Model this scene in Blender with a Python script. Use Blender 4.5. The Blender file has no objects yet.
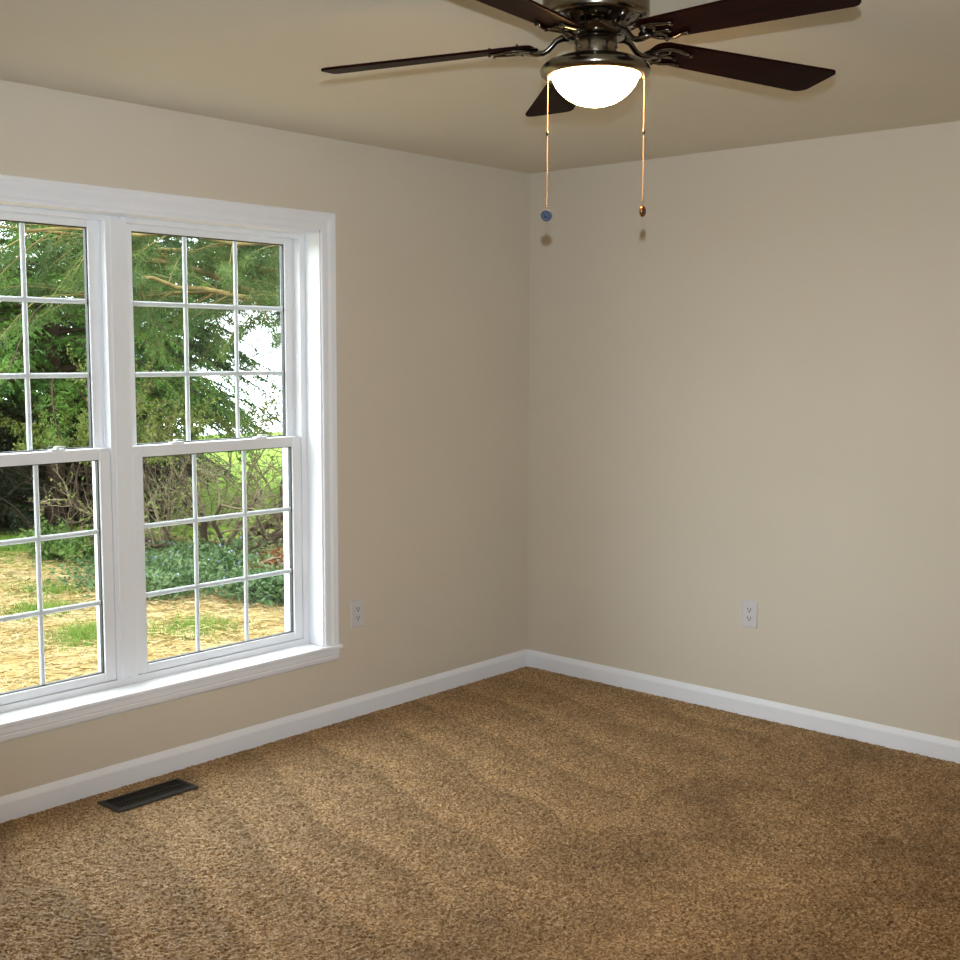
import bpy, math, random
import numpy as np
from mathutils import Vector, Matrix

S = bpy.context.scene
COL = S.collection
PI = math.pi

# ---------------------------------------------------------------- camera, sky, sun, flash, exposure
CAM = Vector((3.818, -4.6447, 1.5687))
YAW, PIT, ROLL, FPX = -0.7279, -0.1042, 0.0036, 1208.23
Fw = Vector((math.sin(YAW) * math.cos(PIT), math.cos(YAW) * math.cos(PIT), math.sin(PIT)))
Rt = Vector((math.cos(YAW), -math.sin(YAW), 0))
Up = Rt.cross(Fw)
R2 = math.cos(ROLL) * Rt + math.sin(ROLL) * Up
U2 = -math.sin(ROLL) * Rt + math.cos(ROLL) * Up
cd = bpy.data.cameras.new('camera'); cam = bpy.data.objects.new('camera', cd); COL.objects.link(cam)
M = Matrix((R2, U2, -Fw)).transposed().to_4x4(); M.translation = CAM
cam.matrix_world = M
cd.sensor_width = 36.0; cd.lens = FPX / 960 * 36.0; cd.clip_start = 0.02; cd.clip_end = 400
S.camera = cam

world = bpy.data.worlds.new('overcast_sky'); S.world = world; world.use_nodes = True
bg = world.node_tree.nodes['Background']
bg.inputs['Color'].default_value = (0.88, 0.95, 1.0, 1); bg.inputs['Strength'].default_value = 9.4

def light(name, kind, energy, color, loc=(0, 0, 0), rot=(0, 0, 0)):
    d = bpy.data.lights.new(name, kind); d.energy = energy; d.color = color
    o = bpy.data.objects.new(name, d); COL.objects.link(o); o.location = loc; o.rotation_euler = rot
    return o
sun = light('sun', 'SUN', 5.5, (1.0, 0.95, 0.84))
sun.rotation_euler = Vector((-0.22, 0.30, -1.0)).to_track_quat('-Z', 'Y').to_euler()
sun.data.angle = math.radians(8)
# the photographer's flash, just above the lens (it casts the blade and pull-chain shadows)
fl = light('camera_flash', 'SPOT', 365, (0.74, 0.875, 1.0), CAM + U2 * 0.12)
fl.rotation_euler = (Fw + U2 * 0.14).to_track_quat('-Z', 'Y').to_euler()
fl.data.spot_size = math.radians(82); fl.data.spot_blend = 0.9; fl.data.shadow_soft_size = 0.009

S.view_settings.view_transform = 'Standard'; S.view_settings.look = 'None'
S.view_settings.gamma = 1.0; S.view_settings.use_curve_mapping = False
S.view_settings.exposure = 0.0

# ---------------------------------------------------------------- helpers
def link(o, parent=None):
    COL.objects.link(o)
    if parent: o.parent = parent
    return o
def tag(o, label=None, cat=None, group=None, kind=None):
    if label: o['label'] = label
    if cat: o['category'] = cat
    if group: o['group'] = group
    if kind: o['kind'] = kind
    return o
def empty(name, loc=(0, 0, 0), parent=None):
    o = bpy.data.objects.new(name, None); o.location = loc; o.empty_display_size = 0.1
    return link(o, parent)

class MB:
    def __init__(s): s.v = []; s.f = []; s.sm = []
    def add(s, vs, fs, smooth=False):
        b = len(s.v); s.v += [tuple(p) for p in vs]
        for f in fs: s.f.append(tuple(i + b for i in f)); s.sm.append(smooth)
    def box(s, x0, x1, y0, y1, z0, z1):
        x0, x1 = sorted((x0, x1)); y0, y1 = sorted((y0, y1)); z0, z1 = sorted((z0, z1))
        s.add([(x0,y0,z0),(x1,y0,z0),(x1,y1,z0),(x0,y1,z0),(x0,y0,z1),(x1,y0,z1),(x1,y1,z1),(x0,y1,z1)],
              [(0,3,2,1),(4,5,6,7),(0,1,5,4),(1,2,6,5),(2,3,7,6),(3,0,4,7)])
    def lathe(s, prof, n=48, c=(0, 0, 0), closed=False, axis='z'):
        vs = []
        for r, z in prof:
            for i in range(n):
                a = 2 * PI * i / n
                p = (r * math.cos(a), r * math.sin(a), z)
                if axis == 'x': p = (p[2], p[0], p[1])
                if axis == 'y': p = (p[1], p[2], p[0])
                vs.append((p[0] + c[0], p[1] + c[1], p[2] + c[2]))
        fs = []
        m = len(prof); last = m if closed else m - 1
        for j in range(last):
            k = (j + 1) % m
            for i in range(n):
                i2 = (i + 1) % n
                fs.append((j*n+i, j*n+i2, k*n+i2, k*n+i))
        s.add(vs, fs, True)
        if not closed:
            if prof[0][0] > 1e-6: s.add(vs[:n], [tuple(range(n))[::-1]])
            if prof[-1][0] > 1e-6: s.add(vs[-n:], [tuple(range(n))])
    def tube(s, pts, rad, n=8, flat=1.0, cap=True):
        P = [Vector(p) for p in pts]
        if not hasattr(rad, '__len__'): rad = [rad] * len(P)
        vs = []; up = Vector((0, 0, 1)); prev = None
        for i, p in enumerate(P):
            t = (P[min(i+1, len(P)-1)] - P[max(i-1, 0)]).normalized()
            if prev is None:
                a = t.cross(up)
                if a.length < 1e-3: a = t.cross(Vector((1, 0, 0)))
            else: a = prev - t * prev.dot(t)
            a.normalize(); prev = a; b = a.cross(t)
            for k in range(n):
                an = 2 * PI * k / n
                vs.append(p + a * math.cos(an) * rad[i] + b * math.sin(an) * rad[i] * flat)
        fs = []
        for i in range(len(P) - 1):
            for k in range(n):
                k2 = (k + 1) % n
                fs.append((i*n+k, i*n+k2, (i+1)*n+k2, (i+1)*n+k))
        if cap: fs += [tuple(range(n))[::-1], tuple(range((len(P)-1)*n, len(P)*n))]
        s.add(vs, fs, True)
    def ball(s, c, r, n=8, m=6, sc=(1, 1, 1)):
        prof = [(r * math.sin(PI * i / m), -r * math.cos(PI * i / m)) for i in range(m + 1)]
        prof[0] = (r * 0.02, -r); prof[-1] = (r * 0.02, r)
        b = len(s.v); s.lathe(prof, n)
        for i in range(b, len(s.v)):
            v = s.v[i]; s.v[i] = (v[0]*sc[0]+c[0], v[1]*sc[1]+c[1], v[2]*sc[2]+c[2])
    def sweep(s, prof, O, D, A, B, L, m0=0.0, m1=0.0):
        """profile (a,b) in directions A,B swept L along D from O, ends mitred by m*a"""
        O, D, A, B = (Vector(q) for q in (O, D, A, B)); n = len(prof)
        vs = [O + D * (m0 * a) + A * a + B * b for a, b in prof] + [O + D * (L + m1 * a) + A * a + B * b for a, b in prof]
        fs = [(i, (i+1) % n, (i+1) % n + n, i + n) for i in range(n)] + [tuple(range(n))[::-1], tuple(range(n, 2*n))]
        s.add(vs, fs)
    def build(s, name, mat, parent=None, bevel=0.0, recalc=True):
        me = bpy.data.meshes.new(name); me.from_pydata(s.v, [], s.f)
        me.polygons.foreach_set('use_smooth', s.sm); me.materials.append(mat)
        if recalc:
            import bmesh
            bm = bmesh.new(); bm.from_mesh(me)
            bmesh.ops.recalc_face_normals(bm, faces=bm.faces); bm.to_mesh(me); bm.free()
        me.update()
        o = link(bpy.data.objects.new(name, me), parent)
        if bevel:
            b = o.modifiers.new('bevel', 'BEVEL'); b.width = bevel; b.segments = 2; b.limit_method = 'ANGLE'
        return o

def fastmesh(name, V, Fi, mat, parent=None, smooth=False):
    V = np.asarray(V, np.float32).reshape(-1, 3); Fi = np.asarray(Fi, np.int32)
    me = bpy.data.meshes.new(name); n, k = Fi.shape
    me.vertices.add(len(V)); me.vertices.foreach_set('co', V.ravel())
    me.loops.add(n * k); me.loops.foreach_set('vertex_index', Fi.ravel())
    me.polygons.add(n); me.polygons.foreach_set('loop_start', np.arange(n, dtype=np.int32) * k)
    me.polygons.foreach_set('use_smooth', np.full(n, smooth)); me.materials.append(mat)
    me.update(calc_edges=True); me.validate()
    return link(bpy.data.objects.new(name, me), parent)

# ---------------------------------------------------------------- materials
def node(nt, t, **kw):
    n = nt.nodes.new(t)
    for k, v in kw.items(): setattr(n, k, v)
    return n
def mat(name, c, rough=0.5, metal=0.0, spec=0.5, c2=None, scale=5.0, bump=0.0, bscale=200.0, bdist=0.002, stretch=None, detail=4.0, trans=0.0, contrast=(0.35, 0.65)):
    m = bpy.data.materials.new(name); m.use_nodes = True; nt = m.node_tree; L = nt.links
    b = nt.nodes['Principled BSDF']
    b.inputs['Base Color'].default_value = (*c, 1); b.inputs['Roughness'].default_value = rough
    b.inputs['Metallic'].default_value = metal; b.inputs['Specular IOR Level'].default_value = spec
    tc = node(nt, 'ShaderNodeTexCoord'); vec = tc.outputs['Object']
    if stretch:
        mp = node(nt, 'ShaderNodeMapping'); mp.inputs['Scale'].default_value = stretch
        L.new(vec, mp.inputs['Vector']); vec = mp.outputs['Vector']
    if c2:
        nz = node(nt, 'ShaderNodeTexNoise'); nz.inputs['Scale'].default_value = scale; nz.inputs['Detail'].default_value = detail
        L.new(vec, nz.inputs['Vector'])
        r = node(nt, 'ShaderNodeValToRGB'); r.color_ramp.elements[0].position = contrast[0]; r.color_ramp.elements[1].position = contrast[1]
        r.color_ramp.elements[0].color = (*c, 1); r.color_ramp.elements[1].color = (*c2, 1)
        L.new(nz.outputs['Fac'], r.inputs['Fac']); L.new(r.outputs['Color'], b.inputs['Base Color'])
    if bump:
        bz = node(nt, 'ShaderNodeTexNoise'); bz.inputs['Scale'].default_value = bscale; bz.inputs['Detail'].default_value = 3
        L.new(vec, bz.inputs['Vector'])
        bp = node(nt, 'ShaderNodeBump'); bp.inputs['Strength'].default_value = bump; bp.inputs['Distance'].default_value = bdist
        L.new(bz.outputs['Fac'], bp.inputs['Height']); L.new(bp.outputs['Normal'], b.inputs['Normal'])
    if trans:
        tr = node(nt, 'ShaderNodeBsdfTranslucent'); mx = node(nt, 'ShaderNodeMixShader'); mx.inputs[0].default_value = trans
        if c2: L.new(r.outputs['Color'], tr.inputs['Color'])
        else: tr.inputs['Color'].default_value = (*c, 1)
        out = nt.nodes['Material Output']
        L.new(b.outputs[0], mx.inputs[1]); L.new(tr.outputs[0], mx.inputs[2]); L.new(mx.outputs[0], out.inputs['Surface'])
    return m

m_wall = mat('cream_wall_paint', (0.65, 0.588, 0.482), 0.75, spec=0.25, c2=(0.665, 0.60, 0.495), scale=2.0, bump=0.12, bscale=260, bdist=0.001)
m_ceil = mat('beige_ceiling_paint', (0.73, 0.675, 0.565), 0.9, spec=0.1, c2=(0.745, 0.69, 0.58), scale=1.5, bump=0.15, bscale=220, bdist=0.001)
m_trim = mat('white_trim_paint', (0.84, 0.86, 0.90), 0.38, c2=(0.86, 0.88, 0.92), scale=3)
m_vinyl = mat('white_vinyl', (0.82, 0.84, 0.87), 0.35, c2=(0.84, 0.86, 0.885), scale=4)
m_grille = mat('white_grille', (0.80, 0.83, 0.87), 0.4)
m_black = mat('black_spacer', (0.012, 0.013, 0.015), 0.5)
m_plate = mat('white_plastic', (0.63, 0.61, 0.61), 0.4)
m_slot = mat('dark_slot', (0.02, 0.017, 0.014), 0.6)
m_vent = mat('dark_bronze_metal', (0.016, 0.013, 0.010), 0.6, 0.0, spec=0.2, c2=(0.024, 0.019, 0.013), scale=40)
m_duct = mat('black_duct', (0.008, 0.007, 0.006), 0.8)
m_blade = mat('dark_mahogany', (0.018, 0.0036, 0.0024), 0.38, spec=0.012, c2=(0.007, 0.0016, 0.0012), scale=9, stretch=(1.5, 14, 14), detail=6)
m_nickel = mat('brushed_pewter', (0.24, 0.20, 0.145), 0.22, 1.0, c2=(0.20, 0.165, 0.12), scale=30, stretch=(1, 1, 12))
m_gun = mat('polished_gunmetal', (0.15, 0.13, 0.11), 0.10, 1.0)
m_brass = mat('bead_chain_brass', (0.34, 0.27, 0.19), 0.35, 1.0)
m_fobblue = mat('blue_grey_fob', (0.034, 0.044, 0.074), 0.45, spec=0.2, c2=(0.05, 0.062, 0.095), scale=60)
m_fobbrown = mat('copper_fob', (0.22, 0.10, 0.04), 0.25, 0.7)

def emis(name, c, s):
    m = bpy.data.materials.new(name); m.use_nodes = True; b = m.node_tree.nodes['Principled BSDF']
    b.inputs['Base Color'].default_value = (0.9, 0.88, 0.84, 1); b.inputs['Roughness'].default_value = 0.25
    b.inputs['Emission Color'].default_value = (*c, 1); b.inputs['Emission Strength'].default_value = s
    return m
m_bowl = emis('lit_frosted_glass', (1.0, 0.58, 0.23), 92.0)

def glass():
    m = bpy.data.materials.new('window_glass'); m.use_nodes = True; nt = m.node_tree; nt.nodes.clear(); L = nt.links
    o = node(nt, 'ShaderNodeOutputMaterial'); mx = node(nt, 'ShaderNodeMixShader')
    t = node(nt, 'ShaderNodeBsdfTransparent'); t.inputs['Color'].default_value = (0.97, 0.985, 0.98, 1)
    g = node(nt, 'ShaderNodeBsdfGlossy'); g.inputs['Roughness'].default_value = 0.02
    lw = node(nt, 'ShaderNodeLayerWeight'); pw = node(nt, 'ShaderNodeMath', operation='POWER'); pw.inputs[1].default_value = 5.0; L.new(lw.outputs['Facing'], pw.inputs[0])
    f = node(nt, 'ShaderNodeMath', operation='MULTIPLY_ADD'); f.inputs[1].default_value = 0.6; f.inputs[2].default_value = 0.025; L.new(pw.outputs[0], f.inputs[0])
    L.new(f.outputs[0], mx.inputs[0]); L.new(t.outputs[0], mx.inputs[1]); L.new(g.outputs[0], mx.inputs[2]); L.new(mx.outputs[0], o.inputs['Surface'])
    return m
m_glass = glass()

def carpet():
    m = bpy.data.materials.new('tan_carpet'); m.use_nodes = True; nt = m.node_tree; L = nt.links
    b = nt.nodes['Principled BSDF']; b.inputs['Roughness'].default_value = 0.66; b.inputs['Specular IOR Level'].default_value = 0.4; b.inputs['Specular Tint'].default_value = (1.0, 0.86, 0.58, 1)
    tc = node(nt, 'ShaderNodeTexCoord'); obj = tc.outputs['Object']
    def mth(op, a, b_=None, c=None):
        n = node(nt, 'ShaderNodeMath', operation=op)
        for i, q in enumerate((a, b_, c)):
            if q is None: continue
            if isinstance(q, (int, float)): n.inputs[i].default_value = q
            else: L.new(q, n.inputs[i])
        return n.outputs[0]
    def rng_(v, a, b_, c, d, sm=False):
        n = node(nt, 'ShaderNodeMapRange'); n.interpolation_type = 'SMOOTHSTEP' if sm else 'LINEAR'
        for k, q in zip(('From Min', 'From Max', 'To Min', 'To Max'), (a, b_, c, d)): n.inputs[k].default_value = q
        L.new(v, n.inputs['Value']); return n.outputs[0]
    def noise(sc, det=2.0, vec=obj):
        n = node(nt, 'ShaderNodeTexNoise'); n.inputs['Scale'].default_value = sc; n.inputs['Detail'].default_value = det; L.new(vec, n.inputs['Vector']); return n.outputs['Fac']
    # yarn colour from tuft to tuft
    vo = node(nt, 'ShaderNodeTexVoronoi'); vo.inputs['Scale'].default_value = 185; L.new(obj, vo.inputs['Vector'])
    sp = node(nt, 'ShaderNodeSeparateColor'); L.new(vo.outputs['Color'], sp.inputs[0])
    r1 = node(nt, 'ShaderNodeValToRGB'); e = r1.color_ramp.elements
    e[0].position = 0.0; e[0].color = (0.130, 0.070, 0.029, 1); e[1].position = 1.0; e[1].color = (0.475, 0.33, 0.182, 1)
    k = e.new(0.5); k.color = (0.275, 0.171, 0.080, 1)
    L.new(sp.outputs[0], r1.inputs['Fac'])
    # vacuum strokes: pile laid in slanting bands that run out from the window wall
    sx = node(nt, 'ShaderNodeSeparateXYZ'); L.new(obj, sx.inputs[0])
    q = mth('MULTIPLY_ADD', sx.outputs['X'], 0.27, sx.outputs['Y'])
    q = mth('MULTIPLY_ADD', noise(1.3), 0.36, q)
    w = mth('FRACT', mth('MULTIPLY', q, 3.1))
    st = mth('MULTIPLY', rng_(w, 0.0, 0.14, 0.80, 1.0, True), rng_(w, 0.14, 1.0, 1.16, 0.84))
    st = mth('MULTIPLY', st, rng_(noise(9.0, 4), 0.3, 0.7, 0.88, 1.12))
    # the piece beyond x = 1.5 m was swept the other way
    edge = rng_(mth('MULTIPLY_ADD', noise(6.0, 3), 0.05, sx.outputs['X']), 1.515, 1.54, 0.0, 1.0, True)
    pt = mth('MULTIPLY', rng_(noise(2.6, 5), 0.34, 0.66, 0.74, 1.16), rng_(noise(11.0, 3), 0.3, 0.7, 0.88, 1.12))
    mx = node(nt, 'ShaderNodeMix'); L.new(edge, mx.inputs['Factor']); L.new(st, mx.inputs['A']); L.new(pt, mx.inputs['B'])
    mc = node(nt, 'ShaderNodeVectorMath', operation='SCALE'); L.new(r1.outputs['Color'], mc.inputs[0]); L.new(mx.outputs['Result'], mc.inputs['Scale'])
    L.new(mc.outputs['Vector'], b.inputs['Base Color'])
    return m
m_carpet = carpet()

# ---------------------------------------------------------------- room shell
RX, RY, H = 4.35, -5.05, 2.44          # room runs x 0..RX, y RY..0
WY0, WY1, WZ0, WZ1 = -3.104, -1.352, 0.322, 2.056   # window opening in wall_left
T = 0.16
def struct(name, mb, m, label, cat, bevel=0):
    o = mb.build(name, m, bevel=bevel); return tag(o, label, cat, kind='structure')
b = MB(); b.box(0, RX, RY, 0, -0.12, -0.012); floor = struct('floor', b, m_carpet, 'tan carpet with vacuum tracks covering the whole floor', 'floor')
def carpet_pile():
    r = np.random.default_rng(3); st = 0.0075
    nx, ny = int(RX / st), int(-RY / st)
    gx = np.linspace(0, RX, nx); gy = np.linspace(RY, 0, ny); X, Y = np.meshgrid(gx, gy, indexing='ij')
    Z = r.uniform(-0.0035, 0.0035, X.shape); Z -= 0.006 * ((X < .024) | (Y > -.024)); X = X + r.uniform(-.0025, .0025, X.shape); Y = Y + r.uniform(-.0025, .0025, X.shape)
    ii, jj = np.meshgrid(np.arange(nx - 1), np.arange(ny - 1), indexing='ij'); a = (ii * ny + jj).ravel()
    o = fastmesh('carpet_pile', np.stack([X, Y, Z], -1), np.stack([a, a + ny, a + ny + 1, a + 1], 1), m_carpet, floor); o['kind'] = 'stuff'
carpet_pile()
b = MB(); b.box(-T, RX + T, RY - T, T, H, H + 0.15); struct('ceiling', b, m_ceil, 'plain beige painted ceiling above the fan', 'ceiling')
b = MB()
b.box(-T, 0, RY, WY0 - .006, -0.12, H); b.box(-T, 0, WY1 + .006, 0, -0.12, H); b.box(-T, 0, WY0 - .006, WY1 + .006, -0.12, WZ0 - .003); b.box(-T, 0, WY0 - .006, WY1 + .006, WZ1 + .012, H)
struct('wall_left', b, m_wall, 'cream wall that holds the twin window', 'wall')
b = MB(); b.box(-T, RX + T, 0, T, -0.12, H); struct('wall_back', b, m_wall, 'plain cream wall right of the corner', 'wall')
b = MB(); b.box(RX, RX + T, RY, 0, -0.12, H); struct('wall_right', b, m_wall, 'cream wall at the right, out of the frame', 'wall')
b = MB(); b.box(-T, RX + T, RY - T, RY, -0.12, H); struct('wall_front', b, m_wall, 'cream wall behind the camera', 'wall')

bp = [(-0.006, 0), (-0.006, 0.014), (0.056, 0.014), (0.061, 0.0128), (0.071, 0.0085), (0.077, 0.005), (0.080, 0.003), (0.080, 0)]
b = MB(); b.sweep(bp, (0, 0, 0), (0, -1, 0), (0, 0, 1), (1, 0, 0), -RY); struct('baseboard_left', b, m_trim, 'white baseboard running under the twin window', 'baseboard')
b = MB(); b.sweep(bp, (0.0141, 0, 0), (1, 0, 0), (0, 0, 1), (0, -1, 0), RX - 0.0141); struct('baseboard_back', b, m_trim, 'white baseboard along the plain wall with one outlet', 'baseboard')
b = MB(); b.sweep(bp, (RX, RY + 0.0141, 0), (0, 1, 0), (0, 0, 1), (-1, 0, 0), -RY - 0.0285); struct('baseboard_right', b, m_trim, 'white baseboard on the right wall, out of the frame', 'baseboard')
b = MB(); b.sweep(bp, (0.0141, RY, 0), (1, 0, 0), (0, 0, 1), (0, 1, 0), RX - 0.0285); struct('baseboard_front', b, m_trim, 'white baseboard behind the camera', 'baseboard')

# ---------------------------------------------------------------- window trim
cp = [(0, 0), (0, 0.0085), (0.003, 0.0105), (0.008, 0.0115), (0.026, 0.0125), (0.029, 0.0105), (0.033, 0.0115), (0.044, 0.0165), (0.050, 0.0180),
      (0.057, 0.0180), (0.059, 0.0165), (0.062, 0.0180), (0.071, 0.0185), (0.0745, 0.0165), (0.076, 0.012), (0.076, 0)]
cp = [(a * 0.935, b_) for a, b_ in cp]
CI0, CI1, CZ = WY0 - 0.006, WY1 + 0.006, WZ1 + 0.012      # inner edges of the casing
ST = 0.338                                                # stool top
b = MB(); b.sweep(cp, (0, CI1, ST), (0, 0, 1), (0, 1, 0), (1, 0, 0), CZ - ST, 0, 1); struct('trim_1', b, m_trim, 'white moulded side casing at the right of the twin window', 'window casing')
b = MB(); b.sweep(cp, (0, CI0, ST), (0, 0, 1), (0, -1, 0), (1, 0, 0), CZ - ST, 0, 1); struct('trim_2', b, m_trim, 'white moulded side casing at the left of the twin window', 'window casing')
b = MB(); b.sweep(cp, (0, CI0, CZ), (0, 1, 0), (0, 0, 1), (1, 0, 0), CI1 - CI0, -1, 1); struct('trim_3', b, m_trim, 'white moulded head casing across the top of the twin window', 'window casing')
JX = -0.09
b = MB()
b.box(JX - 0.002, 0.0015, WY1 - 0.0005, WY1 + 0.006, ST, WZ1)
struct('trim_4', b, m_trim, 'white jamb board lining the right side of the window recess', 'window jamb')
b = MB(); b.box(JX - 0.002, 0.0015, WY0 - 0.006, WY0 + 0.0005, ST, WZ1); struct('trim_5', b, m_trim, 'white jamb board lining the left side of the window recess', 'window jamb')
b = MB(); b.box(JX - 0.002, 0.0015, WY0, WY1, WZ1 - 0.0005, WZ1 + 0.012); struct('trim_6', b, m_trim, 'white head jamb board lining the top of the window recess', 'window jamb')
# stool: nosed board with horns
b = MB()
z0, z1, xf = ST - 0.018, ST, 0.030
b.add([(JX-.002,WY0,z0),(0,WY0,z0),(0,CI0-.083,z0),(xf,CI0-.083,z0),(xf,CI1+.082,z0),(0,CI1+.082,z0),(0,WY1,z0),(JX-.002,WY1,z0),
       (JX-.002,WY0,z1),(0,WY0,z1),(0,CI0-.083,z1),(xf,CI0-.083,z1),(xf,CI1+.082,z1),(0,CI1+.082,z1),(0,WY1,z1),(JX-.002,WY1,z1)],
      [(0,1,6,7),(1,2,3,4,5,6),(8,9,14,15)[::-1],(9,10,11,12,13,14)[::-1]] + [(i,(i+1)%8,(i+1)%8+8,i+8) for i in range(8)])
struct('trim_7', b, m_trim, 'white window stool, the flat sill board under both windows', 'window sill', bevel=0.005)
ap = [(0, 0), (0, 0.019), (0.022, 0.019), (0.026, 0.014), (0.030, 0.0155), (0.044, 0.0125), (0.050, 0.009), (0.052, 0.005), (0.052, 0)]
b = MB(); b.sweep(ap, (0, CI0 - 0.070, z0), (0, 1, 0), (0, 0, -1), (1, 0, 0), CI1 - CI0 + 0.140); struct('trim_8', b, m_trim, 'white moulded apron under the window stool', 'window apron')
# cover between the two windows
YM = -2.2275
b = MB(); b.box(-0.2, -0.092, YM - 0.016, YM + 0.016, 0.362, WZ1 - 0.0005); b.box(-0.2, JX, YM - 0.016, YM + 0.016, WZ0, 0.3622); b.box(-0.093, -0.086, YM - 0.026, YM + 0.017, 0.364, 2.046)
b.box(-0.093, -0.089, YM + 0.017, YM + 0.030, 0.364, 2.046)
struct('trim_9', b, m_vinyl, 'white mullion cover between the two windows', 'window mullion', bevel=0.0015)

# ---------------------------------------------------------------- the two double-hung windows
def make_sash(name, parent, x0, x1, ya, yb, za, zb, st, top, bot, ga, glabel):
    """vinyl sash: frame, nine panes, four grille bars, dark spacer"""
    b = MB()
    b.box(x0, x1, ya, ya + st, za, zb); b.box(x0, x1, yb - st, yb, za, zb)
    b.box(x0, x1, ya + st, yb - st, za, za + bot); b.box(x0, x1, ya + st, yb - st, zb - top, zb)
    s = b.build(name, m_vinyl, parent, bevel=0.004)
    g0, g1, h0, h1 = ya + st, yb - st, za + bot, zb - top
    b = MB(); k = 0.0035; xa, xb = ga - 0.009, ga + 0.009
    b.box(xa, xb, g0 - 0.001, g0 + k, h0, h1); b.box(xa, xb, g1 - k, g1 + 0.001, h0, h1)
    b.box(xa, xb, g0 + k, g1 - k, h0 - 0.001, h0 + k); b.box(xa, xb, g0 + k, g1 - k, h1 - k, h1 + 0.001)
    b.build('glazing_spacer', m_black, s)
    ym = [g0 + (g1 - g0) * i / 3 for i in (1, 2)]; zm = [h0 + (h1 - h0) * i / 3 for i in (1, 2)]
    hw = 0.0095; d = 0.0045
    prof = [(-hw, -0.001), (-hw, 0.001), (-hw * .55, d), (hw * .55, d), (hw, 0.001), (hw, -0.001), (hw * .55, -d), (-hw * .55, -d)]
    for y in ym:
        b = MB(); b.sweep(prof, (ga, y, h0 + k), (0, 0, 1), (0, 1, 0), (1, 0, 0), h1 - h0 - 2 * k); b.build('muntin', m_grille, s)
    for z in zm:
        b = MB(); b.sweep([(p[0], p[1] * .97) for p in prof], (ga, g0 + k, z), (0, 1, 0), (0, 0, 1), (1, 0, 0), g1 - g0 - 2 * k); b.build('muntin', m_grille, s)
    ys = [g0 + k] + ym + [g1 - k]; zs = [h0 + k] + zm + [h1 - k]
    for i in range(3):
        for j in range(3):
            b = MB(); b.box(ga + 0.0052, ga + 0.0082, ys[i], ys[i+1], zs[j], zs[j+1]); b.build('pane', m_glass, s)
    return s
def make_window(name, ya, yb, label):
    w = empty(name, (0, 0, 0)); tag(w, label, 'window', kind='structure')
    b = MB(); f = 0.028
    b.box(-0.20, JX, ya, ya + f, WZ0, WZ1 - .0008); b.box(-0.20, JX, yb - f, yb, WZ0, WZ1 - .0008)
    b.box(-0.20, JX, ya + f, yb - f, WZ1 - 0.020, WZ1 - .0008); b.box(-0.20, JX, ya + f, yb - f, WZ0, 0.362)
    # track fins between the sashes
    b.box(-0.1285, -0.1265, ya + f, ya + f + 0.006, 0.362, 2.03); b.box(-0.1285, -0.1265, yb - f - 0.006, yb - f, 0.362, 2.03)
    b.box(-0.20, -0.185, ya + f, ya + f + 0.014, 0.362, 2.03); b.box(-0.20, -0.185, yb - f - 0.014, yb - f, 0.362, 2.03)
    b.build('window_frame', m_vinyl, w, bevel=0.002)
    # lower sash inside, upper sash outside
    lo = make_sash('lower_sash', w, -0.125, -0.094, ya + f + .0012, yb - f - .0012, 0.3635, 1.224, 0.0445, 0.042, 0.032, -0.111, '')
    up = make_sash('upper_sash', w, -0.160, -0.130, ya + f + .0012, yb - f - .0012, 1.186, 2.0445, 0.0445, 0.033, 0.038, -0.146, '')
    for y in (ya + 0.23, yb - 0.23):
        b = MB(); b.box(-0.122, -0.098, y - 0.027, y + 0.027, 1.2243, 1.2295); b.lathe([(0.010, 1.2295), (0.010, 1.2375), (0.007, 1.2395)], 12, (-0.110, y, 0))
        b.tube([(-0.110, y, 1.2365), (-0.108, y + 0.014, 1.237), (-0.104, y + 0.03, 1.236)], [0.0045, 0.004, 0.0035], 6, 0.6)
        b.build('sash_lock', m_vinyl, lo)
    return w
make_window('window_1', YM + 0.016, WY1, 'white double-hung window nearest the room corner, with a nine-pane grille in each sash')
make_window('window_2', WY0, YM - 0.016, 'white double-hung window at the left edge, cut off by the frame')

# ---------------------------------------------------------------- ceiling fan
HX, HY, ZB = 2.0601, -2.2675, 2.305
fan = empty('ceiling_fan', (HX, HY, H)); tag(fan, 'dark five-blade ceiling fan with pewter motor and lit white bowl', 'ceiling fan')
dz = -H
def L(prof, name, m, n=64, parent=fan):
    b = MB(); b.lathe([(r, z + dz) for r, z in prof], n); return b.build(name, m, parent)
L([(0.100, 2.4399), (0.118, 2.436), (0.124, 2.425), (0.126, 2.41), (0.126, 2.362), (0.124, 2.355), (0.118, 2.351), (0.080, 2.349)], 'motor_housing', m_nickel)
L([(0.112, 2.3495), (0.100, 2.340), (0.086, 2.334), (0.078, 2.328), (0.078, 2.310), (0.060, 2.306)], 'flywheel', m_gun)
for i in range(20):
    a = 2 * PI * i / 20; c, s_ = math.cos(a), math.sin(a); b = MB()
    b.tube([(c * 0.088, s_ * 0.088, 2.335 + dz), (c * 0.108, s_ * 0.108, 2.346 + dz)], 0.0035, 6); b.build('vent_rib', m_gun, fan)
L([(0.049, 2.3065), (0.0505, 2.304), (0.0505, 2.262), (0.049, 2.259)], 'switch_housing', m_nickel)
for i in range(3):
    b = MB(); a = math.radians(20 + 120 * i); b.ball((0.0505 * math.cos(a), 0.0505 * math.sin(a), 2.285 + dz), 0.004); b.build('housing_screw', m_gun, fan)
L([(0.052, 2.266), (0.070, 2.2645), (0.096, 2.260), (0.116, 2.252), (0.127, 2.243), (0.131, 2.234), (0.129, 2.226), (0.122, 2.2205), (0.113, 2.2195), (0.1075, 2.222), (0.1065, 2.232)], 'light_fitter', m_nickel)
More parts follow.
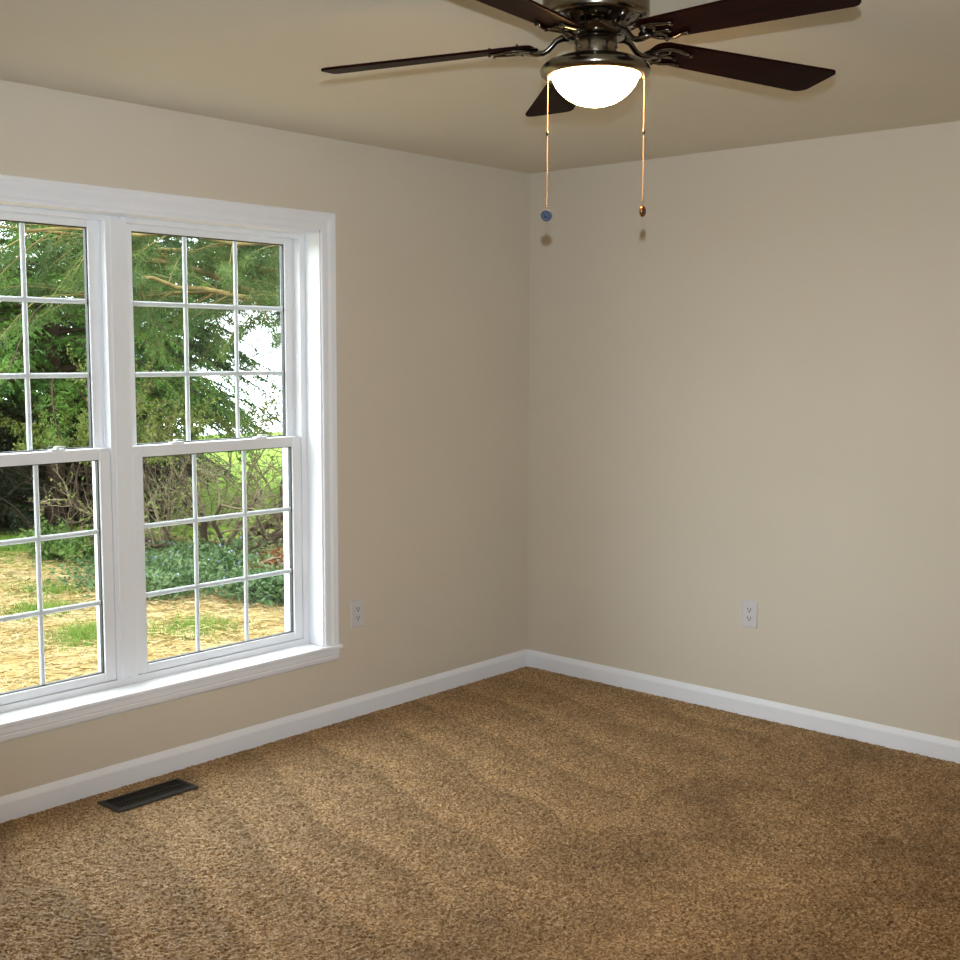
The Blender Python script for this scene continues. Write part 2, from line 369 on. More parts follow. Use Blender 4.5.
L([(0.1045, 2.232), (0.1035, 2.224), (0.1005, 2.213), (0.094, 2.200), (0.0835, 2.187), (0.068, 2.1735), (0.049, 2.1625), (0.028, 2.156), (0.010, 2.1542), (0.0008, 2.154)], 'glass_bowl', m_bowl)

PHI = math.radians(-9.3)
def blade_mesh():
    out = []
    W0, W1, r0, r1 = 0.108, 0.144, 0.150, 0.669
    def corner(cx, cy, rad, a0, a1, n=7):
        return [(cx + rad * math.cos(a0 + (a1 - a0) * i / n), cy + rad * math.sin(a0 + (a1 - a0) * i / n)) for i in range(n + 1)]
    out += corner(r1 - 0.020, -W1 / 2 + 0.020, 0.020, -PI / 2, 0.12)
    out += corner(r1 - 0.034, W1 / 2 - 0.032, 0.032, 0.12, PI / 2)
    out += corner(r0 + 0.03, W0 / 2 - 0.03, 0.03, PI / 2, PI)
    out += corner(r0 + 0.03, -W0 / 2 + 0.03, 0.03, PI, 1.5 * PI)
    n = len(out); t = 0.003
    b = MB(); b.add([(x, y, t) for x, y in out] + [(x, y, -t) for x, y in out],
                    [tuple(range(n)), tuple(range(n, 2 * n))[::-1]] + [(i, i + n, (i + 1) % n + n, (i + 1) % n) for i in range(n)])
    return b
def iron_mesh():
    b = MB(); tp = math.tan(PHI)
    zz = lambda y, d=0.0075: y * tp - d
    b.tube([(0.062, 0, 0.012), (0.080, 0, 0.013), (0.094, 0, 0.008), (0.104, 0, -0.002), (0.114, 0, -0.011), (0.126, 0, -0.016), (0.142, 0, -0.0155), (0.168, 0, -0.011)],
           [0.011, 0.011, 0.0095, 0.0085, 0.0085, 0.009, 0.010, 0.009], 10, 0.75)
    for s in (1, -1):
        pts = [(0.142, 0.002 * s), (0.158, 0.014 * s), (0.166, 0.030 * s), (0.182, 0.041 * s), (0.206, 0.041 * s), (0.232, 0.032 * s), (0.252, 0.030 * s)]
        b.tube([(x, y, zz(y)) for x, y in pts], [0.008, 0.0072, 0.0065, 0.0065, 0.0065, 0.0058, 0.005], 8, 0.7)
        pts = [(0.168, 0.006 * s), (0.186, 0.012 * s), (0.194, 0.022 * s), (0.188, 0.032 * s), (0.178, 0.036 * s)]
        b.tube([(x, y, zz(y)) for x, y in pts], [0.006, 0.0055, 0.005, 0.0045, 0.004], 8, 0.7)
    b.tube([(0.160, 0, zz(0)), (0.190, 0, zz(0)), (0.222, 0, zz(0))], [0.010, 0.008, 0.0055], 8, 0.6)
    return b
def screw_mesh(x, y):
    b = MB(); z = y * math.tan(PHI) - 0.0115
    b.ball((x, y, z), 0.0048, 8, 6, (1, 1, 0.7)); b.lathe([(0.003, y * math.tan(PHI) + 0.001), (0.003, y * math.tan(PHI) + 0.0075)], 8, (x, y, 0)); return b
TH = 1.15486
droop = [0.049, 0.062, 0.065, 0.045, 0.038]
bm0 = None; im0 = None; sm0 = None
for k in range(5):
    a = TH + k * 2 * PI / 5
    if bm0 is None:
        o = blade_mesh().build('fan_blade', m_blade, fan, bevel=0.0012); bm0 = o
        i_ = iron_mesh().build('blade_iron', m_gun, fan); im0 = i_
        sm0 = [screw_mesh(x, y).build('screw', m_gun, i_) for x, y in ((0.222, 0), (0.182, 0.041), (0.182, -0.041), (0.25, 0.030), (0.25, -0.030))]
    else:
        o = link(bm0.copy(), fan); i_ = link(im0.copy(), fan)
        for s_ in sm0: link(s_.copy(), i_)
    o.location = i_.location = (0, 0, ZB - H)
    o.rotation_euler = (PHI, droop[k], a); i_.rotation_euler = (0, droop[k], a)

rv = Vector((0.804, 0.595, 0)); ev = Vector((-0.595, 0.804, 0))
def pull(s, zf, name, label, mk):
    p = rv * s
    top = 2.2190
    b = MB(); n = int((top - zf) / 0.0062)
    for i in range(n): b.ball((p.x, p.y, top - 0.002 - i * 0.0062 + dz), 0.0021, 6, 4)
    b.tube([(p.x, p.y, top + dz), (p.x, p.y, zf + dz)], 0.0005, 4)
    c = b.build('pull_chain', m_brass, fan)
    b = MB(); b.ball((p.x, p.y, top - 0.0005 + dz), 0.0045); b.build('chain_socket', m_brass, c)
    b = MB(); b.lathe([(0.0012, 0.006), (0.003, 0.004), (0.0032, -0.003), (0.0016, -0.006)], 10, (p.x, p.y, 2.092 + dz)); b.build('chain_connector', m_gun, c)
    f = mk((p.x, p.y, zf - 0.0155 + dz)); f.parent = c; f.name = 'chain_fob'; f['label'] = label
def fob_disc(c, n_, m, prof):
    b = MB(); b.lathe(prof, 32)
    q = Vector((0, 0, 1)).rotation_difference(n_)
    b.v = [tuple(q @ Vector(v) + Vector(c)) for v in b.v]
    return b.build('chain_fob', m, fan)
disc = [(0.0008, 0.0036), (0.005, 0.0036), (0.0055, 0.0024), (0.0085, 0.0024), (0.0090, 0.0040), (0.0115, 0.0040), (0.0138, 0.002), (0.0138, -0.002), (0.0115, -0.004), (0.0008, -0.004)]
pull(-0.112, 1.915, 'l', 'round blue-grey pull-chain fob', lambda c: fob_disc(c, (-ev * 0.98 + Vector((0, 0, -0.15))).normalized(), m_fobblue, disc))
pull(0.1165, 1.9235, 'r', 'round copper-brown pull-chain fob turned nearly edge-on', lambda c: fob_disc(c, (-ev * 0.38 + rv * 0.92).normalized(), m_fobbrown, [(r * 0.95, z * 1.2) for r, z in disc]))

# ---------------------------------------------------------------- outlets
def outlet(loc, rz, label, scale=1.0):
    o = empty('wall_outlet', loc); o.rotation_euler = (0, 0, rz); tag(o, label, 'outlet', 'duplex wall outlets')
    b = MB(); w, h, t = 0.037, 0.0595, 0.006          # faces local -y
    b.add([(-w,0,-h),(w,0,-h),(w,0,h),(-w,0,h),(-w,-.003,-h),(w,-.003,-h),(w,-.003,h),(-w,-.003,h),(-w+.004,-t,-h+.004),(w-.004,-t,-h+.004),(w-.004,-t,h-.004),(-w+.004,-t,h-.004)],
          [(0,1,2,3),(0,4,5,1),(1,5,6,2),(2,6,7,3),(3,7,4,0),(4,8,9,5),(5,9,10,6),(6,10,11,7),(7,11,8,4),(8,11,10,9)])
    b.build('cover_plate', m_plate, o)
    for s in (1, -1):
        b = MB(); zc = 0.0195 * s; pr = []
        for i in range(24):
            a = 2 * PI * i / 24; pr.append((0.0165 * math.cos(a), max(-0.0125, min(0.0125, 0.0165 * math.sin(a)))))
        n = len(pr); b.add([(x, -t + .0005, zc + z) for x, z in pr] + [(x, -t - 0.0018, zc + z) for x, z in pr], [tuple(range(n, 2*n))] + [(i, (i+1) % n, (i+1) % n + n, i + n) for i in range(n)])
        r = b.build('receptacle', m_plate, o)
        b = MB()
        b.box(-0.0084, -0.0050, -t - 0.0023, -t - 0.001, zc - 0.001, zc + 0.0092); b.box(0.0050, 0.0084, -t - 0.0023, -t - 0.001, zc - 0.001, zc + 0.0082)
        b.lathe([(0.0036, -t - 0.0023), (0.0036, -t - 0.001)], 12, (0, 0, zc - 0.0065), axis='y'); b.build('slots', m_slot, r)
    b = MB(); b.lathe([(0.0005, -t - 0.0012), (0.002, -t - 0.0010), (0.003, -t + 0.0002)], 12, (0, 0, 0), axis='y'); b.build('screw', m_plate, o)
    return o
outlet((1.2565, -0.0002, 0.4455), 0, 'white duplex outlet on the plain wall right of the corner')
outlet((0.0002, -1.158, 0.448), PI / 2, 'white duplex outlet beside the window casing')

# ---------------------------------------------------------------- floor register
vx0, vx1, vy0, vy1 = 0.112, 0.246, -2.488, -2.158
reg = empty('floor_register', ((vx0 + vx1) / 2, (vy0 + vy1) / 2, 0.0036)); tag(reg, 'dark metal floor vent set in the carpet beneath the window', 'floor vent')
hx, hy = (vx1 - vx0) / 2, (vy1 - vy0) / 2
b = MB(); fr = 0.019
def ring(b, ox, oy, ix, iy, zo, zi, zb):
    v = []
    for (x, y, z) in ((ox, oy, zb), (ox, oy, zo), (ix, iy, zi), (ix, iy, zb)):
        v += [(-x, -y, z), (x, -y, z), (x, y, z), (-x, y, z)]
    f = []
    for j in range(4):
        for i in range(4):
            f.append((j*4+i, j*4+(i+1) % 4, ((j+1) % 4)*4+(i+1) % 4, ((j+1) % 4)*4+i))
    b.add(v, f)
ring(b, hx, hy, hx - fr, hy - fr, 0.003, 0.007, 0.0006); b.build('register_frame', m_vent, reg)
b = MB(); b.box(-hx + fr, hx - fr, -hy + fr, hy - fr, 0.0004, 0.0010); b.build('duct_opening', m_duct, reg)
n = 24; sl = None
for i in range(n):
    y = -hy + fr + (i + 0.5) * (2 * (hy - fr)) / n
    if sl is None:
        b = MB(); b.add([(-hx + fr, -.0012, 0), (hx - fr, -.0012, 0), (hx - fr, 0.0012, 0), (-hx + fr, 0.0012, 0), (-hx + fr, 0.0012, .0045), (hx - fr, 0.0012, .0045), (hx - fr, 0.0036, .0045), (-hx + fr, 0.0036, .0045)],
                        [(0,1,2,3),(4,5,6,7),(0,1,5,4),(1,2,6,5),(2,3,7,6),(3,0,4,7)])
        o = sl = b.build('louver', m_vent, reg)
    else: o = link(sl.copy(), reg)
    o.location = (0, y, 0.0012)
b = MB(); b.box(-0.003, 0.003, -hy + fr, hy - fr, 0.004, 0.0065); b.build('center_bar', m_vent, reg)

# ---------------------------------------------------------------- garden outside
GZ = -0.6
def gz(x, y):
    d = np.maximum(0, -np.asarray(x, float) - 9.0)
    return GZ + 0.03 * np.sin(np.asarray(x) * 1.3 + np.asarray(y) * .7) + 0.02 * np.sin(np.asarray(y) * 2.1) - 0.0011 * d ** 2.1
m_ground = mat('straw_ground', (0.1571, 0.1060, 0.0368), 0.95, spec=0.05, c2=(0.2164, 0.1668, 0.0782), scale=3.0, detail=8, bump=0.6, bscale=40, bdist=0.03)
def ground_mat():
    m = m_ground; nt = m.node_tree; Lk = nt.links; b = nt.nodes['Principled BSDF']
    src = b.inputs['Base Color'].links[0].from_socket
    tc = node(nt, 'ShaderNodeTexCoord'); sx = node(nt, 'ShaderNodeSeparateXYZ'); Lk.new(tc.outputs['Object'], sx.inputs[0])
    nz = node(nt, 'ShaderNodeTexNoise'); nz.inputs['Scale'].default_value = 0.9; nz.inputs['Detail'].default_value = 6; Lk.new(tc.outputs['Object'], nz.inputs['Vector'])
    ma = node(nt, 'ShaderNodeMath', operation='MULTIPLY_ADD'); ma.inputs[1].default_value = -3.0; Lk.new(nz.outputs['Fac'], ma.inputs[0]); ma.inputs[2].default_value = 1.5
    ad = node(nt, 'ShaderNodeMath', operation='ADD'); Lk.new(sx.outputs['X'], ad.inputs[0]); Lk.new(ma.outputs[0], ad.inputs[1])
    mr = node(nt, 'ShaderNodeMapRange'); mr.inputs['From Min'].default_value = -7.4; mr.inputs['From Max'].default_value = -8.2; Lk.new(ad.outputs[0], mr.inputs['Value'])
    g2 = node(nt, 'ShaderNodeTexNoise'); g2.inputs['Scale'].default_value = 14; g2.inputs['Detail'].default_value = 6; Lk.new(tc.outputs['Object'], g2.inputs['Vector'])
    gr = node(nt, 'ShaderNodeValToRGB'); gr.color_ramp.elements[0].position = .35; gr.color_ramp.elements[1].position = .65
    gr.color_ramp.elements[0].color = (0.045, 0.085, 0.008, 1); gr.color_ramp.elements[1].color = (0.125, 0.18, 0.02, 1); Lk.new(g2.outputs['Fac'], gr.inputs['Fac'])
    mx = node(nt, 'ShaderNodeMix', data_type='RGBA'); Lk.new(mr.outputs[0], mx.inputs['Factor']); Lk.new(src, mx.inputs['A']); Lk.new(gr.outputs['Color'], mx.inputs['B'])
    Lk.new(mx.outputs['Result'], b.inputs['Base Color'])
ground_mat()
nx, ny = 120, 120
gx = -np.linspace(0, 1, nx) ** 1.8 * 70 - T - 0.01; gy = np.linspace(-1, 1, ny); gy = np.sign(gy) * np.abs(gy) ** 1.6 * 60 + 4
XX, YY = np.meshgrid(gx, gy, indexing='ij'); V = np.stack([XX, YY, gz(XX, YY)], -1).reshape(-1, 3)
ii, jj = np.meshgrid(np.arange(nx - 1), np.arange(ny - 1), indexing='ij'); a = (ii * ny + jj).ravel()
o = fastmesh('ground', V, np.stack([a, a + 1, a + ny + 1, a + ny], 1), m_ground, smooth=True)
tag(o, 'straw-strewn yard ground outside the windows', 'ground', kind='structure')

rng = np.random.default_rng(7)
def unit(v): return v / (np.linalg.norm(v, axis=-1, keepdims=True) + 1e-9)
def blades(P, D, Ln, W):
    """thin leaf triangles from points P along D (n,3)"""
    n = len(P); D = unit(D); side = unit(np.cross(D, rng.normal(size=(n, 3)))) * np.reshape(W, (-1, 1)) * .5
    V = np.empty((n, 3, 3)); V[:, 0] = P - side; V[:, 1] = P + side; V[:, 2] = P + D * np.reshape(Ln, (-1, 1))
    return V.reshape(-1, 3)
def leaves(P, D, Ln, W):
    """diamond leaves, folded slightly"""
    n = len(P); D = unit(D); nrm = rng.normal(size=(n, 3)) + [0, 0, .8]; side = unit(np.cross(D, nrm)); up = np.cross(side, D)
    Ln = np.reshape(Ln, (-1, 1)); W = np.reshape(W, (-1, 1))
    V = np.empty((n, 4, 3)); V[:, 0] = P; V[:, 1] = P + D * Ln * .45 + side * W * .5 + up * W * .12; V[:, 2] = P + D * Ln; V[:, 3] = P + D * Ln * .45 - side * W * .5 + up * W * .12
    return V.reshape(-1, 3)
def tri(V, name, m, parent, k=3):
    F_ = np.arange(len(V), dtype=np.int32).reshape(-1, k); o = fastmesh(name, V, F_, m, parent); tag(o, kind='stuff'); return o

m_bark = mat('brown_bark', (0.0252, 0.0162, 0.0102), 0.9, spec=0.1, c2=(0.0480, 0.0342, 0.0216), scale=12, bump=0.6, bscale=30, bdist=0.02, stretch=(1, 1, .3))
m_moss = mat('mossy_bark', (0.0819, 0.0552, 0.0209), 0.9, spec=0.1, c2=(0.1255, 0.1008, 0.0347), scale=9, bump=0.5, bscale=40, bdist=0.01)
m_twig = mat('pale_twig', (0.0858, 0.0630, 0.0378), 0.85, spec=0.1, c2=(0.1260, 0.1008, 0.0654), scale=7)
def leafmat(name, a, b_, sc=2.2): return mat(name, a, 0.55, spec=0.2, c2=b_, scale=sc, detail=5, trans=0.35, contrast=(.3, .7))
m_nd1 = leafmat('needles_bright', (0.010, 0.042, 0.008), (0.095, 0.185, 0.024))
m_nd2 = leafmat('needles_deep', (0.006, 0.026, 0.008), (0.044, 0.100, 0.020))
m_nd_shade = leafmat('needles_shade_tint', (0.0030, 0.0090, 0.0030), (0.0100, 0.0225, 0.0070))  # shade of the hollow under the trees painted into the needle colour
m_nd3 = leafmat('needles_pine', (0.0163, 0.0410, 0.0084), (0.0598, 0.0929, 0.0163))
m_lf1 = leafmat('leaves_yellow_green', (0.0735, 0.1057, 0.0147), (0.1526, 0.1764, 0.0413), 4)
m_lf2 = leafmat('leaves_mid_green', (0.0294, 0.0707, 0.0119), (0.0826, 0.1323, 0.0266), 4)
m_cov = leafmat('groundcover_leaves', (0.020, 0.050, 0.012), (0.078, 0.118, 0.045), 3)
m_blue = mat('blue_flower', (0.0630, 0.0840, 0.1300), 0.6, c2=(0.0880, 0.1050, 0.1510), scale=5)
m_grass = leafmat('grass_blades', (0.0644, 0.1232, 0.0119), (0.1232, 0.1820, 0.0294), 4)
m_straw = mat('straw_strands', (0.1893, 0.1312, 0.0477), 0.8, spec=0.15, c2=(0.2434, 0.1920, 0.0979), scale=6)

def conifer(name, x, y, Hh, R, hlow, nb, m, label, bmat=m_bark, needle=0.07, step=0.055, az=None, twl=0.42, droopy=0.5):
    z = float(gz(x, y)); root = empty(name, (x, y, z)); tag(root, label, 'tree', 'trees beyond the yard')
    b = MB(); b.tube([(0, 0, -0.1), (0.02, 0.01, Hh * .35), (-0.02, 0.02, Hh * .7), (0, 0, Hh)], [0.020 * Hh, 0.015 * Hh, 0.008 * Hh, 0.004], 10)
    b.build('trunk', bmat, root)
    bb = MB(); VV = []
    for i in range(nb):
        t = (i + rng.random()) / nb; h = hlow + (Hh - hlow) * t ** 1.7
        ln = R * (1 - (h - hlow * .5) / Hh) ** .75 * rng.uniform(.75, 1.1) + .15
        a = rng.uniform(0, 2 * PI) if az is None else rng.uniform(*az)
        d = np.array([math.cos(a), math.sin(a), 0.0]); s = np.linspace(0, 1, 9)
        el = rng.uniform(.10, .32)
        C = np.array([0, 0, h]) + d * (s * ln)[:, None] + np.array([0, 0, 1.0]) * (el * ln * s - droopy * ln * s ** 2.1)[:, None]
        C += np.cross(d, [0, 0, 1]) * (np.sin(s * 3 + i) * .05 * ln * s)[:, None]
        bb.tube(C, list(np.linspace(.012 + .008 * ln, .003, 9)), 5, cap=False)
        for q in np.arange(.12 * ln, ln, step):
            u = q / ln; j = min(int(u * 8), 7); fr = u * 8 - j; P0 = C[j] * (1 - fr) + C[j + 1] * fr; td = unit(C[j + 1] - C[j])
            for sd in (-1, 1):
                sv = np.cross(td, [0, 0, 1.0]) * sd; dd = unit(td * rng.uniform(.4, 1.0) + sv * rng.uniform(.6, 1.1) + np.array([0, 0, rng.uniform(-.55, .15)]))
                tl = twl * rng.uniform(.5, 1.2) * (1 - .55 * u) ; k = max(4, int(tl / .016))
                w = rng.random(k); P = P0 + dd * (w * tl)[:, None] + np.array([0, 0, -.35]) * ((w * tl) ** 2)[:, None]
                D = dd * .9 + rng.normal(size=(k, 3)) * .55 + [0, 0, -.12]
                VV.append(blades(P, D, rng.uniform(.6, 1.2, k) * needle, .014 + 0 * w))
    bb.build('branches', bmat, root, recalc=False); tri(np.concatenate(VV), 'needles', m, root)
    return root
conifer('spruce_tree', -9.8, 2.85, 6.2, 2.6, 1.75, 190, m_nd1, 'bright green spruce with drooping boughs behind the left window')
conifer('spruce_tree', -11.2, 5.2, 5.2, 2.05, 1.3, 150, m_nd2, 'deep green spruce filling the middle of the window nearest the corner')
conifer('spruce_tree', -14.2, 5.8, 8.0, 2.8, .3, 170, m_nd_shade, 'tall shade-tinted spruce farther back between the two nearer spruces', step=.08)
conifer('spruce_tree', -13.0, 2.9, 7.5, 3.0, .2, 170, m_nd_shade, 'shade-tinted spruce farther back at the far left', step=.08)
conifer('spruce_tree', -10.5, 3.75, 2.5, 1.35, .0, 110, m_nd_shade, 'low shade-tinted young spruce in the shade of the taller trees')
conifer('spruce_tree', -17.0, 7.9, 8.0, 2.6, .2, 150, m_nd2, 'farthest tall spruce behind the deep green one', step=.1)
conifer('spruce_tree', -14.6, 4.9, 3.6, 1.9, .1, 90, m_nd_shade, 'small shade-tinted spruce far back at the left edge', step=.08)
conifer('spruce_tree', -9.2, 6.3, 5.8, 2.3, 3.05, 180, m_nd2, 'spruce with high boughs above the white sky gap at the right panes', droopy=.36)
conifer('spruce_tree', -15.8, 5.4, 3.2, 2.2, .0, 70, m_nd_shade, 'low shade-tinted spruce in the back row, left of the farthest tall one', step=.1)
conifer('spruce_tree', -10.6, 2.2, 2.6, 1.45, .0, 110, m_nd_shade, 'low shade-tinted spruce at the far left beneath the bright one')
conifer('spruce_tree', -14.6, 8.1, 5.2, 1.4, 2.3, 70, m_nd2, 'narrow spruce in the back row beside the white sky gap', step=.08)
# pine standing to the right, its long mossy limbs crossing the top of the window
px_, py_ = -6.3, 5.2; pz = float(gz(px_, py_))
pine = empty('pine_tree', (px_, py_, pz)); tag(pine, 'pine with long bare mossy limbs reaching across the top panes', 'tree', 'trees beyond the yard')
b = MB(); b.tube([(0, 0, -.1), (.05, 0, 2), (0, .05, 4), (.05, 0, 6.5)], [.19, .16, .12, .05], 12); b.build('trunk', m_moss, pine)
VV = []; bb = MB()
limbs = [((0, 0, 2.35), (-.1, -1.2, 2.62), (-.3, -2.4, 2.95), (-.4, -3.6, 3.25), .055), ((0, 0, 2.55), (.3, -1.2, 2.62), (.5, -2.6, 2.75), (.6, -3.9, 2.82), .04),
         ((0, 0, 2.9), (-.3, -1.2, 3.05), (-.8, -2.4, 3.2), (-1.1, -4.2, 3.35), .045), ((0, 0, 2.1), (.1, -.8, 2.38), (.5, -1.5, 2.5), (.7, -2.2, 2.5), .03),
         ((0, 0, 3.2), (.3, -1.3, 3.3), (.2, -2.9, 3.3), (.0, -4.6, 3.2), .04), ((0, 0, 3.6), (-.3, -1.3, 3.7), (-.2, -2.9, 3.7), (.2, -4.6, 3.5), .04),
         ((0, 0, 2.75), (-.5, -1.3, 2.82), (-.9, -2.6, 2.8), (-1.2, -3.9, 2.7), .03), ((0, 0, 4.0), (.5, 1.0, 4.2), (.9, 1.8, 4.3), (1.0, 2.8, 4.3), .04),
         ((0, 0, 4.4), (-1.0, .6, 4.6), (-1.8, 1.0, 4.7), (-2.6, 1.2, 4.6), .04), ((0, 0, 5.0), (.5, -1.0, 5.2), (.9, -1.8, 5.3), (1.0, -2.8, 5.3), .04), ((0, 0, 5.6), (-.5, -.8, 5.8), (-.6, .9, 5.9), (-.7, 1.5, 6.0), .03)]
for A in limbs:
    K = np.array(A[:4], float); s = np.linspace(0, 1, 14)[:, None]
    C = (1-s)**3*K[0] + 3*s*(1-s)**2*K[1] + 3*s*s*(1-s)*K[2] + s**3*K[3]; C[1:] += rng.normal(size=(13, 3)) * .025
    bb.tube(C, list(np.linspace(A[4] * 1.25, A[4] * .3, 14)), 7)
    for _ in range(36):
        u = rng.uniform(.12, 1) * 12.9; j = int(u); P0 = C[j] + (C[j+1] - C[j]) * (u - j)
        dd = unit(unit(C[j+1] - C[j]) * .8 + rng.normal(size=3) * .7 + [0, 0, -.15]); tl = rng.uniform(.35, .9)
        q = np.linspace(0, 1, 5)[:, None]; TW = P0 + dd * q * tl + np.array([0, 0, -.25]) * (q * tl) ** 2
        bb.tube(TW, [.008, .006, .005, .004, .002], 4, cap=False)
        for w in np.linspace(.45, 1, 6):
            i0 = min(int(w * 4), 3); Pc = TW[i0] + (TW[i0+1] - TW[i0]) * (w * 4 - i0); k = 34
            D = dd * .5 + rng.normal(size=(k, 3)) * .7 + [0, 0, -.35]
            VV.append(blades(np.repeat(Pc[None], k, 0) + rng.normal(size=(k, 3)) * .03 - [0, 0, .04], D, rng.uniform(.07, .13, k), np.full(k, .008)))
bb.build('limbs', m_moss, pine, recalc=False); tri(np.concatenate(VV), 'needles', m_nd3, pine)

def shrub(name, x, y, h, r, nst, nleaf, m, label, twig=m_twig, leaf=.05, cat='shrub', grp='shrubs at the edge of the yard', depth=2, stemr=.012, lmin=0.0):
    z = float(gz(x, y)); root = empty(name, (x, y, z)); tag(root, label, cat, grp)
    bb = MB(); tips = []
    def grow(P, d, ln, rad, lev):
        n = 5; C = [P]
        for i in range(n):
            d = unit(d + rng.normal(size=3) * .16 + np.array([0, 0, .03])); C.append(C[-1] + d * ln / n)
        bb.tube(C, list(np.linspace(rad, rad * .5, n + 1)), 5 if rad > .01 else 4, cap=False)
        for i in range(2, n + 1): tips.append((C[i - 1], C[i]))
        if lev > 0:
            for i in range(rng.integers(3, 6)):
                grow(C[rng.integers(2, n + 1)], unit(d + rng.normal(size=3) * .75), ln * rng.uniform(.4, .7), rad * .55, lev - 1)
    for i in range(nst):
        a = rng.uniform(0, 2 * PI); rr = rng.uniform(0, .25) * r
        d = unit(np.array([math.cos(a) * r * .8, math.sin(a) * r * .8, h * rng.uniform(.6, 1.1)]))
        grow(np.array([math.cos(a) * rr, math.sin(a) * rr, -.03]), d, h * rng.uniform(.5, .85), stemr * rng.uniform(.7, 1.3), depth)
    bb.build('stems', twig, root, recalc=False)
    if nleaf:
        tp = np.array([t for t in tips]); tp = tp[tp[:, 0, 2] > lmin]; idx = rng.integers(0, len(tp), nleaf); w = rng.random((nleaf, 1))
        P = tp[idx, 0] * (1 - w) + tp[idx, 1] * w + rng.normal(size=(nleaf, 3)) * .025
        tri(leaves(P, rng.normal(size=(nleaf, 3)) + [0, 0, .3], rng.uniform(.6, 1.2, nleaf) * leaf, rng.uniform(.4, .6, nleaf) * leaf), 'leaves', m, root, 4)
    return root
shrub('leafy_shrub', -8.6, 2.5, 1.75, .8, 12, 5000, m_lf1, 'yellow-green shrub below the spruce in the left window', twig=m_bark, lmin=1.05)
shrub('leafy_shrub', -8.1, 3.3, 1.8, .7, 9, 2600, m_lf1, 'sparse yellow-green shrub behind the tangled bare branches', lmin=1.0)
shrub('leafy_shrub', -8.8, 4.45, 1.75, .9, 9, 3600, m_lf1, 'yellow-green shrub under the deep green spruce, centre of the window', lmin=1.0)
shrub('leafy_shrub', -8.2, 5.2, 1.5, .7, 6, 900, m_lf2, 'light green shrub against the white sky at the right panes', lmin=.8)
shrub('leafy_shrub', -7.7, 1.95, .55, .75, 16, 3500, m_lf2, 'low weedy bush at the edge of the straw, left window', leaf=.06, depth=1, stemr=.006)
# old tangled shrub with thick leaning stems
tx, ty = -6.9, 3.05; tz = float(gz(tx, ty))
tang = empty('tangled_shrub', (tx, ty, tz)); tag(tang, 'old tangled shrub with thick leaning bare stems and twigs', 'shrub', 'shrubs at the edge of the yard')
bb = MB(); tb = MB(); tips = []
def tgrow(P, d, ln, rad, lev):
    n = 6; C = [P]
    for i in range(n):
        d = unit(d + rng.normal(size=3) * .2); C.append(C[-1] + d * ln / n)
    (bb if rad > .014 else tb).tube(C, list(np.linspace(rad, rad * .55, n + 1)), 7 if rad > .014 else 4, cap=False)
    for i in range(2, n + 1): tips.append((C[i-1], C[i]))
    if lev > 0:
        for i in range(5): tgrow(C[rng.integers(2, n + 1)], unit(d + rng.normal(size=3) * .8), ln * rng.uniform(.45, .72), rad * .42, lev - 1)
for d, ln, rad in (((.25, .8, .75), 1.25, .05), ((.45, .9, .35), 1.1, .04), ((-.1, -.4, 1.0), .85, .045), ((-.4, -.9, .5), 1.0, .035), ((.1, .1, 1.1), .8, .03), ((.5, -.3, .8), .8, .03), ((.3, .9, .15), 1.1, .03), ((-.2, -1.0, .25), 1.0, .028)):
    tgrow(np.array([rng.normal() * .06, rng.normal() * .06, -.05]), unit(np.array(d)), ln, rad, 3)
bb.build('thick_stems', m_bark, tang, recalc=False); tb.build('twigs', m_twig, tang, recalc=False)
tp = np.array(tips); nl = 3800; idx = rng.integers(0, len(tp), nl); w = rng.random((nl, 1)); P = tp[idx, 0] * (1 - w) + tp[idx, 1] * w
tri(leaves(P, rng.normal(size=(nl, 3)), rng.uniform(.02, .05, nl), rng.uniform(.012, .025, nl)), 'leaves', m_lf1, tang, 4)

# ground cover, grass, straw: nobody could count them
def scatter(n, blobs):
    w = np.array([bl[4] for bl in blobs], float); k = rng.choice(len(blobs), n, p=w / w.sum()); B = np.array([bl[:4] for bl in blobs])[k]
    r = rng.normal(size=(n, 2)) * .55; x = B[:, 0] + r[:, 0] * B[:, 2]; y = B[:, 1] + r[:, 1] * B[:, 3]; return x, y
x, y = scatter(14000, [(-5.9, 1.75, .7, .6, 3), (-6.6, 2.4, .7, .6, 3), (-4.5, 1.95, .45, .4, 2.4), (-5.7, 2.2, .4, .3, 1.0), (-5.2, 1.3, .3, .3, .8)])
P = np.stack([x, y, gz(x, y) + rng.uniform(.02, .22, len(x))], 1)
o = tri(leaves(P, rng.normal(size=(len(x), 3)) * [1, 1, .5] + [0, 0, .35], rng.uniform(.035, .08, len(x)), rng.uniform(.02, .04, len(x))), 'groundcover', m_cov, None, 4)
tag(o, 'blue-green leafy groundcover spreading below the tangled shrub', 'groundcover')
k = rng.integers(0, len(P), 320); Pf = P[k] + [0, 0, .05]
o = tri(leaves(Pf, rng.normal(size=(320, 3)) + [0, 0, .6], np.full(320, .028), np.full(320, .026)), 'blue_blossoms', m_blue, None, 4)
tag(o, 'tiny pale blue blossoms sprinkled over the groundcover', 'flowers')
x, y = scatter(5000, [(-5.9, 3.05, .55, .35, 2), (-5.1, 2.6, .3, .4, 1)])
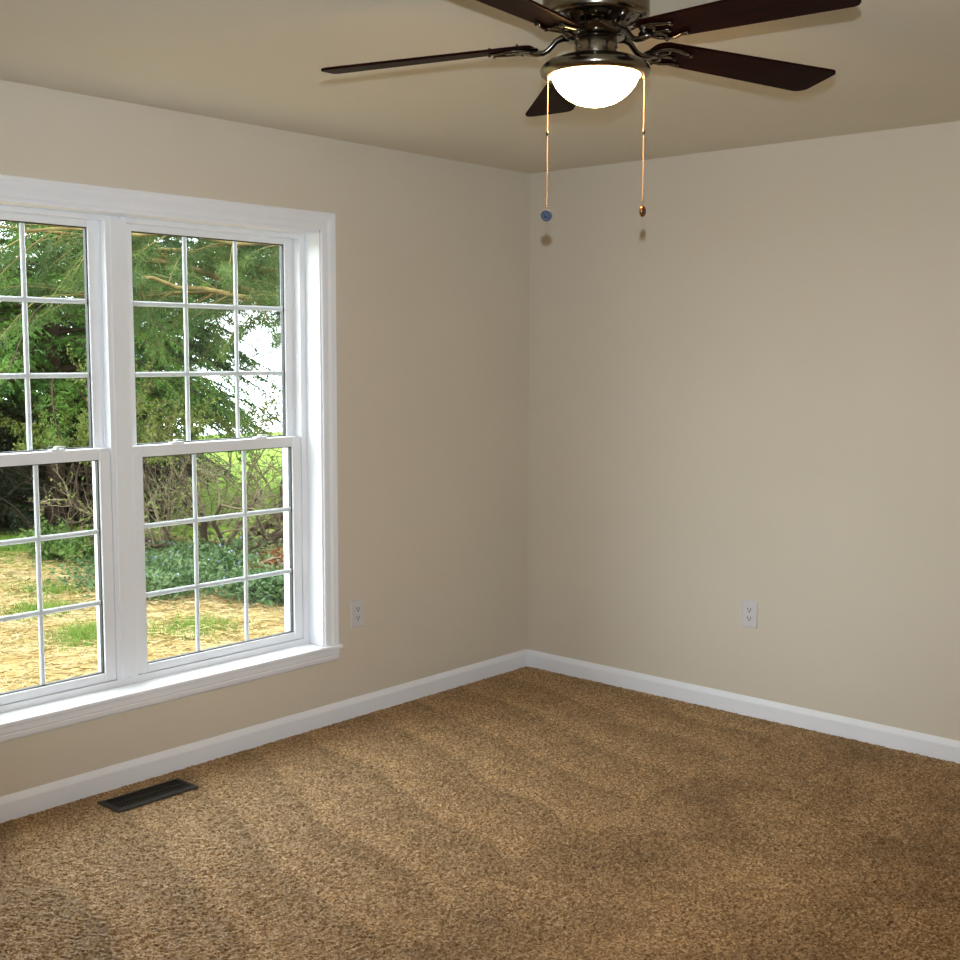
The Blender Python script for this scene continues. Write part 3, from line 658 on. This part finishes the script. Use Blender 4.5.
P = np.stack([x, y, gz(x, y) + rng.uniform(.005, .03, len(x))], 1)
m_mulch = mat('red_brown_mulch', (0.075, 0.032, 0.012), 0.9, spec=0.05, c2=(0.13, 0.062, 0.026), scale=9)
o = tri(leaves(P, rng.normal(size=(len(x), 3)) * [1, 1, .15], rng.uniform(.05, .11, len(x)), rng.uniform(.03, .05, len(x))), 'mulch', m_mulch, None, 4)
tag(o, 'red-brown mulch on the bare earth right of the groundcover', 'mulch')
x, y = scatter(16000, [(-8.9, 1.9, .7, 1.2, 4), (-4.35, .15, .35, .30, 2.2), (-5.6, .35, .3, .25, 1.2), (-3.9, .75, .3, .3, .8), (-10.5, 7.5, 1.6, 1.8, 6), (-6.4, .9, .4, .3, .8)])
P = np.stack([x, y, gz(x, y) - .01], 1)
o = tri(blades(P, rng.normal(size=(len(x), 3)) * [.5, .5, .1] + [0, 0, 1], rng.uniform(.04, .11, len(x)), np.full(len(x), .009)), 'grass', m_grass, None)
tag(o, 'bright green grass in loose tufts on the straw yard', 'grass')
n = 30000; x = rng.uniform(-8.5, -2.2, n); y = rng.uniform(-2.5, 3.6, n); a = rng.uniform(0, 2 * PI, n)
P = np.stack([x, y, gz(x, y) + rng.uniform(0, .025, n)], 1)
o = tri(blades(P, np.stack([np.cos(a), np.sin(a), rng.normal(size=n) * .08], 1), rng.uniform(.08, .22, n), rng.uniform(.006, .012, n)), 'straw', m_straw, None)
tag(o, 'dry golden straw scattered over the yard', 'straw')
for i, (x, y, a, ln, lab) in enumerate(((-5.75, 2.75, 1.9, .55, 'pale fallen stick on the bare earth right of the groundcover'), (-5.5, 2.85, 2.6, .35, 'shorter pale stick crossing the bare earth by the groundcover'))):
    b = MB(); d = Vector((math.cos(a), math.sin(a), 0)); p = Vector((x, y, float(gz(x, y)) + .05))
    b.tube([p, p + d * ln * .5 + Vector((0, 0, .03)), p + d * ln], [.014, .012, .008], 6); o = b.build('fallen_stick', m_twig); tag(o, lab, 'stick', 'fallen sticks in the yard')
